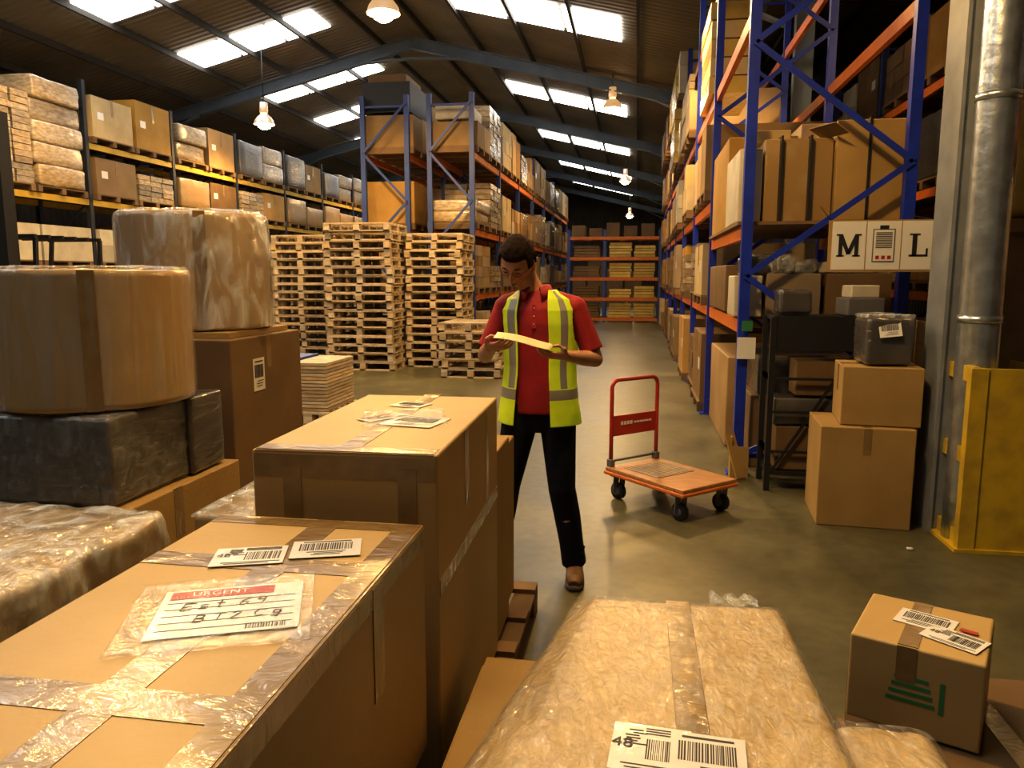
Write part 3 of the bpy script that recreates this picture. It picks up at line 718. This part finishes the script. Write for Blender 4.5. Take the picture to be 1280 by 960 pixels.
for i in range(3): mb.bx(SX0+i*wS+.004,SX0+(i+1)*wS-.004,SY-.002,SY+.002,SZ0,SZ1,PAPER)
def rect2(x0,x1,z0,z1,m=INK): mb.bx(x0,x1,SY-.006,SY-.002,z0,z1,m)
cx=SX0+wS/2; a,b=1.74,1.90
for xx in (-.055,.055): rect2(cx+xx-.013,cx+xx+.013,a,b); rect2(cx+xx-.026,cx+xx+.026,a,a+.01); rect2(cx+xx-(.03 if xx<0 else .013),cx+xx+(.013 if xx<0 else .03),b-.01,b)
for sx in (-1,1): mb.beam((cx+sx*.055,SY-.004,b-.005),(cx,SY-.004,a+.02),.005,.026,INK)
cx=SX0+2.5*wS; rect2(cx-.045,cx-.015,a,b); rect2(cx-.065,cx+.005,b-.01,b); rect2(cx-.065,cx+.06,a,a+.012); rect2(cx+.048,cx+.06,a,a+.055)
cx=SX0+1.5*wS; rect2(cx-.075,cx+.075,1.70,1.935,GREYP); mb.bx(cx-.068,cx+.068,SY-.008,SY-.006,1.707,1.928,PAPER)
for q in range(9): mb.bx(cx-.055,cx+.055,SY-.010,SY-.008,1.80+q*.013,1.806+q*.013,INK)
rect2(cx-.03,cx+.03,1.93,1.96)
for sx in (-.04,0,.04): mb.bx(cx+sx-.012,cx+sx+.012,SY-.010,SY-.008,1.72,1.745,RED)
mb.tube([(SX0,SY+.01,SZ1),(1.3,SY+.02,2.1)],.003,DARK,6); mb.tube([(SX1,SY+.01,SZ1),(2.0,6.2,2.05)],.003,DARK,6)
for xx in (SX0+.1,SX1-.12): mb.tube([(xx,SY+.012,SZ0+.1),(xx,6.24,SZ0+.1)],.006,DARK,6)
mb.build('aisle_sign')
mb=MB(); mb.rbox((1.62,4.62,.009),(.035,.025,.016),PAPER,.006,4,.002); mb.build('paper_scrap')
# ------------------------------------------------------------ trolley
M=T(.25,5.32,0)@RZ(math.radians(-46.6)); mb=MB()
mb.bbox((0,0,.215),(.76,.52,.03),DECK,0,.008,M); mb.bbox((0,0,.19),(.78,.54,.025),ORANGE,0,.008,M); mb.bbox((-.10,0,.2325),(.34,.36,.004),MATG,0,.0015,M)
for q in range(11): mb.box((-.25+q*.03,0,.2350),(.006,.33,.0012),WOODD,0,M)
for x,y in ((-.3,-.2),(-.3,.2),(.3,-.2),(.3,.2)):
    mb.tube([(x,y-.02,.06),(x,y+.02,.06)],.06,RUB,20,M=M); mb.tube([(x,y-.023,.06),(x,y+.023,.06)],.03,GREYP,12,M=M)
    for s in (-1,1): mb.beam((x,y+s*.03,.05),(x+.01,y+s*.03,.178),.006,.05,GREYP,M)
    mb.box((x,y,.172),(.09,.09,.012),GREYP,0,M)
X=-.36; w=.225; top=.86; pts=[(X,-w,.22),(X,-w,.5),(X,-w,top-.06)]
for i in range(1,6):
    a=math.pi/2*i/6; pts.append((X,-w+.06-.06*math.cos(a),top-.06+.06*math.sin(a)))
pts.append((X,-w+.06,top)); pts.append((X,w-.06,top))
for i in range(1,6):
    a=math.pi/2*i/6; pts.append((X,w-.06+.06*math.sin(a),top-.06+.06*math.cos(a)))
pts+= [(X,w,top-.06),(X,w,.5),(X,w,.22)]
mb.tube(pts,.015,REDT,12,M=M)
mb.bbox((X,0,.525),(.012,w*2-.02,.15),REDT,0,.004,M)
for q in range(4): mb.box((X+.0075,-.13+q*.03,.54),(.002,.022,.025),PAPER,0,M)
for q in range(6): mb.box((X+.0075,-.0+q*.03,.538),(.002,.024,.014),PAPER,0,M)
for s in (-1,1): mb.bbox((X,s*w,.25),(.05,.04,.07),GREYP,0,.006,M)
mb.tube([(X,-w,.27),(X,w,.27)],.01,GREYP,8,M=M)
mb.build('platform_trolley')
# ------------------------------------------------------------ forklift
mb=MB(); fx,fy=-8.75,9.2
for s in (-1,1): mb.bx(fx+s*.35-.07,fx+s*.35+.07,fy-.1,fy+.1,.06,3.75,DARK)
for z in (.5,2.0,3.65): mb.bx(fx-.4,fx+.4,fy-.08,fy-.02,z,z+.12,DARK)
for s in (-1,1): mb.bx(fx+s*.22-.05,fx+s*.22+.05,fy-1.2,fy-.1,.06,.1,DARK); mb.bx(fx+s*.22-.05,fx+s*.22+.05,fy-.14,fy-.1,.06,.7,DARK)
mb.bbox((fx,fy+1.0,.75),(1.0,1.7,.9),ORANGE,0,.08); mb.bbox((fx,fy+1.7,.9),(1.0,.5,1.0),DARK,0,.08); mb.bbox((fx,fy+1.1,1.3),(.5,.5,.2),DARK,0,.04)
for s in (-1,1):
    for q in (.3,1.6): mb.beam((fx+s*.45,fy+q,1.2),(fx+s*.42,fy+q+.1,2.15),.05,.05,DARK)
    for q in (.35,1.6): mb.tube([(fx+s*.42,fy+q,.3),(fx+s*.6,fy+q,.3)],.3,RUB,20)
for q in range(6): mb.bx(fx-.45,fx+.45,fy+.35+q*.26,fy+.4+q*.26,2.13,2.18,DARK)
mb.build('forklift')
# ------------------------------------------------------------ worker
SKIN=mat('skin',(.50,.26,.15),.5,col2=(.44,.21,.12),nscale=12)
SHIRT=mat('polo_red',(.36,.010,.012),.75,col2=(.26,.007,.010),nscale=8,bump=(9,.25))
TROU=mat('trousers_black',(.007,.007,.014),.85,bump=(7,.4),spec=.2)
BOOT=mat('boot_brown',(.20,.10,.04),.5); SOLE=mat('boot_sole',(.05,.035,.02),.7)
HAIR=mat('hair_dark',(.022,.010,.005),.75,bump=(60,.6),stretch=(1,1,.3),spec=.12)
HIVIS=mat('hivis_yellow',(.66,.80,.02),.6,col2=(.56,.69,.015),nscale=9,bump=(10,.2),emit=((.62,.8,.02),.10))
REFL=mat('reflective_tape',(.34,.33,.29),.35)
LIP=mat('lips',(.36,.14,.09),.5)
NOTE=mat('note_paper',(.72,.64,.36),.6)
px,py=-.49,3.90
W=empty('warehouse_worker',(px,py,0))
def remesh(mb,name,vox,sm=6,parent=W,mat_=None,fac=.5):
    ob=mb.build(name); m1=ob.modifiers.new('r','REMESH'); m1.mode='VOXEL'; m1.voxel_size=vox
    m2=ob.modifiers.new('s','SMOOTH'); m2.iterations=sm; m2.factor=fac
    me=bpy.data.meshes.new_from_object(ob.evaluated_get(bpy.context.evaluated_depsgraph_get()))
    ob.modifiers.clear(); ob.data=me; me.materials.clear(); me.materials.append(mat_)
    for p in me.polygons: p.use_smooth=True; p.material_index=0
    ob.parent=parent; return ob
shR=Vector((-.175,.0,1.455)); shL=Vector((.175,.01,1.45))
elR=Vector((-.29,.0,1.185)); elL=Vector((.285,.01,1.175))
wrR=Vector((-.225,-.245,1.255)); wrL=Vector((.165,-.235,1.215))
hipR=Vector((-.09,0,.92)); hipL=Vector((.09,0,.92)); knR=Vector((-.17,-.03,.50)); knL=Vector((.125,-.05,.50)); anR=Vector((-.25,.10,.10)); anL=Vector((.19,.0,.10))
neck0=Vector((-.02,.01,1.48)); neck1=Vector((-.085,-.02,1.61))
sk=MB()
torso=[((0,0,.86),(.15,.10)),((0,0,.95),(.155,.105)),((0,0,1.08),(.145,.10)),((0,0,1.25),(.155,.105)),((0,0,1.39),(.165,.10)),((-.01,0,1.47),(.11,.075)),((-.015,.005,1.50),(.06,.06))]
sk.tube([t[0] for t in torso],[t[1] for t in torso],SKIN,32)
sk.tube([neck0,(neck0+neck1)/2,neck1],[.064,.060,.060],SKIN,20)
def seg(mb,a,b,r0,r1,rm=None,m=SKIN,n=20):
    a=Vector(a);b=Vector(b); c=(a*.6+b*.4); rm=rm or (r0+r1)/2
    mb.tube([a,c,b],[r0,rm,r1],m,n); mb.ell(a,(r0,)*3,m,16); mb.ell(b,(r1,)*3,m,16)
for sh,el,wr in ((shR,elR,wrR),(shL,elL,wrL)):
    seg(sk,sh,el,.05,.040,.047); seg(sk,el,wr,.040,.027,.040)
for hp_,kn,an in ((hipR,knR,anR),(hipL,knL,anL)):
    seg(sk,hp_,kn,.085,.055,.08); seg(sk,kn,an,.052,.038,.056)
    sk.tube([an+Vector((0,.04,-.05)),an+Vector((0,-.08,-.06)),an+Vector((0,-.14,-.07))],[.03,.03,.018],SKIN,12)
def hand(mb,wr,d,n,left,curl):
    d=Vector(d).normalized(); n=Vector(n); n=(n-d*n.dot(d)).normalized(); s=(n.cross(d) if left else d.cross(n)).normalized()
    pc=[wr-d*.01,wr+d*.03,wr+d*.075,wr+d*.092]
    mb.tube(pc,[(.026,.019),(.036,.018),(.041,.015),(.040,.012)],SKIN,20,ref=tuple(s))
    Ls=[(.031,.070),(.0105,.080),(-.0105,.074),(-.031,.058)]
    for k,(off,Lg) in enumerate(Ls):
        p=wr+d*.085+s*off; dd=(d+s*off*3).normalized(); pts=[p-dd*.02,p]; rs=[.0095,.0092]
        ang=0
        for q,fr in enumerate((.45,.3,.25)):
            ang+=curl[q]+.03*k; v=dd*math.cos(ang)+n*math.sin(ang); p=p+v*Lg*fr; pts.append(p); rs.append((.0085,.0078,.0066)[q])
        mb.tube(pts,rs,SKIN,10); mb.ell(pts[-1],(.0066,)*3,SKIN,8)
    p=wr+d*.022+s*.028; pts=[p-s*.012,p]; v=(s*.75+d*.6+n*.75).normalized(); pts.append(p+v*.035); v=(d*.85-s*.1+n*.45).normalized(); pts.append(pts[-1]+v*.03); v=(d*.95-s*.35-n*.05).normalized(); pts.append(pts[-1]+v*.024)
    mb.tube(pts,[.014,.014,.0115,.010,.0078],SKIN,10); mb.ell(pts[-1],(.0078,)*3,SKIN,8)
hand(sk,wrR,(.72,-.62,.12),(.25,.30,.9),False,(.12,.25,.2))
hand(sk,wrL,(-.85,-.45,.08),(-.2,.30,.9),True,(.12,.25,.2))
body=remesh(sk,'body',.004,3,mat_=SKIN)
tr=MB()
tr.tube([(0,.0,.80),(0,0,.86),(0,0,.95),(0,0,1.0)],[(.14,.105),(.162,.118),(.160,.114),(.150,.108)],TROU,32)
for hp_,kn,an,sg in ((hipR,knR,anR,-1),(hipL,knL,anL,1)):
    tr.tube([hp_+Vector((0,0,.03)),hp_*.75+kn*.25,hp_*.4+kn*.6,kn,kn*.6+an*.4+Vector((0,.02,0)),kn*.25+an*.75,an+Vector((0,0,-.025))],[(.088,.102),(.094,.103),(.083,.09),(.071,.077),(.070,.075),(.064,.068),(.066,.073)],TROU,24)
    tr.ell(kn+Vector((0,-.005,0)),(.072,.078,.08),TROU,16)
    for q in range(3): tr.tube([an+Vector((-.058,-.035,.0+q*.04)),an+Vector((0,-.070,.01+q*.04)),an+Vector((.058,-.035,-.0+q*.04))],.012,TROU,8)
remesh(tr,'trousers',.008,5,mat_=TROU)
st=MB()
SH=[(.90,.176,.130),(1.0,.168,.124),(1.12,.163,.120),(1.25,.172,.122),(1.36,.178,.122),(1.435,.172,.112),(1.485,.135,.09),(1.513,.085,.073),(1.528,.066,.066)]
st.tube([(-.012*max(0,(z-1.3)/.2),.002,z) for z,a,b in SH],[(a,b) for z,a,b in SH],SHIRT,40)
for sh,el,sx in ((shR,elR,-1),(shL,elL,1)):
    st.ell(sh+Vector((0,0,-.012)),(.062,.068,.062),SHIRT,16)
    d=(el-sh); st.tube([sh,sh+d*.35,sh+d*.7,sh+d*.84],[(.060,.064),(.057,.062),(.058,.063),(.061,.066)],SHIRT,24)
    st.tube([sh,sh*.5+neck0*.5+Vector((0,0,.012)),neck0+Vector((0,0,.02))],[.05,.05,.05],SHIRT,16)
remesh(st,'polo_shirt',.007,4,mat_=SHIRT)
co=MB(); nn=28; vs=[];fs=[]
for i in range(nn+1):
    th=math.radians(-90+22)+math.radians(316)*i/nn
    c,s=math.cos(th),math.sin(th); fr=max(0,-s)
    for (r,z) in ((.064,1.512),(.064,1.548),(.070,1.553),(.090+.012*fr,1.520-.03*fr),(.086,1.516-.03*fr)):
        vs.append((-.022+r*c,-.002+r*s*1.02,z-.012*fr))
for i in range(nn):
    for j in range(4): fs.append((i*5+j,(i+1)*5+j,(i+1)*5+j+1,i*5+j+1))
co.add(vs,fs,SHIRT,True); co.build('collar',W,.004)
pk=MB(); pk.beam((-.02,-.106,1.455),(-.016,-.1235,1.34),.020,.004,SHIRT)
for z,y in ((1.44,-.111),(1.40,-.117),(1.36,-.123)): pk.ell((-.018,y,z),(.0035,.003,.0035),PAPER,8)
pk.build('placket',W)
ve=MB()
VP=[(.845,.222,.172),(.90,.216,.168),(.95,.208,.160),(1.05,.196,.150),(1.15,.190,.145),(1.25,.196,.145),(1.36,.204,.146),(1.43,.200,.138),(1.485,.168,.114),(1.513,.118,.094),(1.532,.095,.086)]
def prof(z):
    for i in range(len(VP)-1):
        if VP[i][0]<=z<=VP[i+1][0]:
            t=(z-VP[i][0])/(VP[i+1][0]-VP[i][0]); return VP[i][1]*(1-t)+VP[i+1][1]*t,VP[i][2]*(1-t)+VP[i+1][2]*t
    return VP[-1][1:]
NZ=130;NA=200
zs=[.845+(1.53-.845)*i/NZ for i in range(NZ+1)]
vs=[]
for z in zs:
    a,b=prof(z)
    xr=.062+.015*max(0,(1.1-z)/.3); xl=-.100-.02*max(0,(1.1-z)/.3)
    if z>1.40: k_=min(1,(z-1.40)/.1); xr=xr*(1-k_)+.062*k_; xl=xl*(1-k_)-.085*k_
    xr=min(xr,a*.97); xl=max(xl,-a*.97)
    t0=math.acos(xr/a); t1=math.acos(xl/a)
    for j in range(NA+1):
        th=-t0+(2*math.pi-(t1-t0))*j/NA
        x=a*math.cos(th); y=b*math.sin(th)
        d=.008*math.sin(th*7+z*5)+noise.noise(Vector((x*7,y*7,z*6)))*.02
        vs.append((x*(1+d*1.5)-.012*max(0,(z-1.3)/.2),y*(1+d*1.5),z))
V=[Vector(v) for v in vs]; yf=[];gf=[]
iref=int((1.15-.845)/(1.53-.845)*NZ)
gcol=set(j for j in range(NA) if .112<abs(V[iref*(NA+1)+j].x)<.146 and abs(V[iref*(NA+1)+j].y)>.05)
for i in range(NZ):
    for j in range(NA):
        q=(i*(NA+1)+j,i*(NA+1)+j+1,(i+1)*(NA+1)+j+1,(i+1)*(NA+1)+j); c=(V[q[0]]+V[q[2]])/2
        if c.z>1.21:
            e=((c.y)/.072)**2+((c.z-1.36)/.125)**2
            if e<1 and abs(c.x)>.12: continue
        g=(.975<c.z<1.03) or (c.z>1.035 and j in gcol)
        (gf if g else yf).append(q)
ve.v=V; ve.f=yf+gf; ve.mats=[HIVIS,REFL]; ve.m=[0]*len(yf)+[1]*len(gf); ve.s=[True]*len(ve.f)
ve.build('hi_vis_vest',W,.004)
for an,nm in ((anR,'boot_a'),(anL,'boot_b')):
    bt=MB(); a=an
    bt.tube([a+Vector((0,.0,.03)),a+Vector((0,0,-.02)),a+Vector((0,0,-.055))],[(.05,.055),(.048,.058),(.047,.065)],BOOT,20)
    bt.tube([a+Vector((0,.055,-.05)),a+Vector((0,0,-.045)),a+Vector((.01,-.08,-.05)),a+Vector((.015,-.15,-.055)),a+Vector((.015,-.185,-.065))],[(.036,.04),(.043,.045),(.047,.038),(.046,.032),(.03,.02)],BOOT,20)
    remesh(bt,nm,.006,4,mat_=BOOT)
    so=MB(); so.tube([(a.x,a.y+.085,.014),(a.x,a.y+.04,.014),(a.x+.01,a.y-.08,.014),(a.x+.015,a.y-.16,.014),(a.x+.015,a.y-.205,.014)],[(.03,.014),(.047,.014),(.05,.014),(.05,.014),(.028,.014)],SOLE,16); so.build('sole',W)
def headpt(x,y,z):
    X=.0765*x; Y=.098*y; Z=.120*z
    if z<-.1:
        k_=(-z-.1)/.9; X*=1-.30*k_**1.3
        if y>0: Y*=1-.45*k_
        else: Y*=1-.05*k_
    if z>.2 and y<0: Y*=1-.05*(z-.2)
    fr=max(0,-y)
    g=lambda cx,cz,sx,sz: math.exp(-((x-cx)/sx)**2-((z-cz)/sz)**2)
    if y<0:
        d=0
        d+=.024*g(0,-.20,.13,.10)+.016*g(0,-.06,.10,.16)+.006*(g(.14,-.24,.08,.06)+g(-.14,-.24,.08,.06))
        d-=.010*(g(.36,.06,.18,.10)+g(-.36,.06,.18,.10))
        d+=.006*(g(.34,.20,.25,.06)+g(-.34,.20,.25,.06))
        d+=.004*(g(.45,-.18,.2,.15)+g(-.45,-.18,.2,.15))
        d+=.007*g(0,-.46,.22,.05)+.006*g(0,-.56,.18,.045)-.003*g(0,-.51,.2,.02)
        d+=.009*g(0,-.80,.22,.12)
        Y-=d*min(1,fr*1.5)
    return Vector((X,Y,Z))
HM=T(-.112,-.060,1.668)@RZ(-.12)@Matrix.Rotation(.10,4,'Y')@Matrix.Rotation(math.radians(37),4,'X')@Matrix.Scale(1.07,4)
hd=MB(); na,nh=96,72; vs=[];fs=[];ns=[]
for i in range(nh+1):
    ph=math.pi*i/nh
    for j in range(na):
        th=2*math.pi*j/na; p=(math.sin(ph)*math.cos(th),math.sin(ph)*math.sin(th),math.cos(ph)); ns.append(p); vs.append(headpt(*p))
def hair_m(p):
    x,y,z=p
    if y<-.5: line=.50
    elif y<.1: line=.50-(y+.5)*1.0
    else: line=-.10-(y-.1)*.55
    if abs(x)>.55 and -.45<y<-.0: line=min(line,.0)
    if abs(x)>.6 and 0<=y<.35: line=max(line,.22)
    return z-line
ff=[]
for i in range(nh):
    for j in range(na): ff.append((i*na+j,(i+1)*na+j,(i+1)*na+(j+1)%na,i*na+(j+1)%na))
hd.add(vs,ff,SKIN,True,HM)
hv=[]
for p,v in zip(ns,vs):
    m_=max(-.06,min(.25,hair_m(p)))
    th_=(.013 if m_>0 else -.012)*min(1,abs(m_)/.10)
    if p[2]>.3: th_+=.012*(p[2]-.3)*(m_>0)
    nv=Vector(v).normalized(); nz=noise.noise(Vector(p)*9)*.003+noise.noise(Vector((p[0]*22,p[1]*8,p[2]*22)))*.002
    hv.append(v+nv*(th_+(nz if m_>0 else 0)))
hf=[q for q in ff if max(hair_m(ns[t]) for t in q)>-.05]
hd.add(hv,hf,HAIR,True,HM)
for sx in (-1,1):
    E=HM@T(sx*.077,.008,-.010)@RZ(sx*.35)
    hd.ell((0,0,0),(.009,.018,.031),SKIN,14,E); hd.ell((sx*.004,-.003,.0),(.006,.010,.02),LIP,10,E); hd.ell((0,-.002,-.026),(.007,.009,.009),SKIN,10,E)
    hd.ell((sx*.028,-.0785,.008),(.0145,.008,.0095),SKIN,14,HM)
    hd.tube([(sx*.016,-.0845,.000),(sx*.028,-.0870,-.0015),(sx*.040,-.0820,.000)],.0016,HAIR,6,M=HM)
    hd.tube([(sx*.012,-.0955,.024),(sx*.028,-.0945,.030),(sx*.045,-.084,.026)],[(.002,.0030),(.003,.004),(.001,.002)],HAIR,8,M=HM)
    c=[(sx*.030+.019*math.cos(t*math.pi/8),-.100+.006*abs(math.cos(t*math.pi/8))*(1 if math.cos(t*math.pi/8)*sx>0 else .2),.003+.012*math.sin(t*math.pi/8)) for t in range(16)]
    hd.tube(c,.0010,DARK,6,M=HM,closed=True)
    hd.tube([(sx*.049,-.094,.006),(sx*.072,-.05,.004),(sx*.082,.005,.004)],.0010,DARK,6,M=HM)
hd.tube([(-.011,-.100,.004),(0,-.104,.006),(.011,-.100,.004)],.0010,DARK,6,M=HM)
hd.tube([(-.019,-.0855,-.0605),(-.008,-.0915,-.0590),(0,-.0925,-.0600),(.008,-.0915,-.0590),(.019,-.0855,-.0605)],[.0015,.003,.003,.003,.0015],LIP,8,M=HM)
hd.tube([(-.016,-.0860,-.0665),(0,-.0915,-.0675),(.016,-.0860,-.0665)],[.0015,.0036,.0015],LIP,8,M=HM)
hd.build('head',W)
pp=MB(); vs=[];fs=[]; n1,n2=14,6
A=Vector((-.175,-.335,1.318)); Bp=Vector((.095,-.315,1.268)); wv=Vector((.01,.075,.022))
for i in range(n1+1):
    for j in range(n2+1):
        t=i/n1;u=j/n2-.5; p=A.lerp(Bp,t)+wv*u+Vector((0,0,.006*math.sin(t*5)+.01*u*u)); vs.append(p+Vector((px,py,0)))
for i in range(n1):
    for j in range(n2): a=i*(n2+1)+j; fs.append((a,a+1,a+n2+2,a+n2+1))
pp.add(vs,fs,NOTE,True); pp.build('delivery_note',None,.0015)
# ------------------------------------------------------------ world, camera
w=bpy.data.worlds.new('World'); scene.world=w; w.use_nodes=True
bg=w.node_tree.nodes['Background']; bg.inputs[0].default_value=(1,.80,.58,1); bg.inputs[1].default_value=.07
cd=bpy.data.cameras.new('camera'); cam=bpy.data.objects.new('camera',cd); scene.collection.objects.link(cam)
cam.location=(0,0,1.6); cam.rotation_euler=(math.radians(90-8.09),0,math.radians(9.29)); cd.sensor_width=36; cd.lens=950/1280*36; cd.clip_start=.05; cd.clip_end=200
scene.camera=cam
scene.view_settings.view_transform='Standard'; scene.view_settings.look='None'
scene.view_settings.gamma=.88; scene.view_settings.exposure=.06
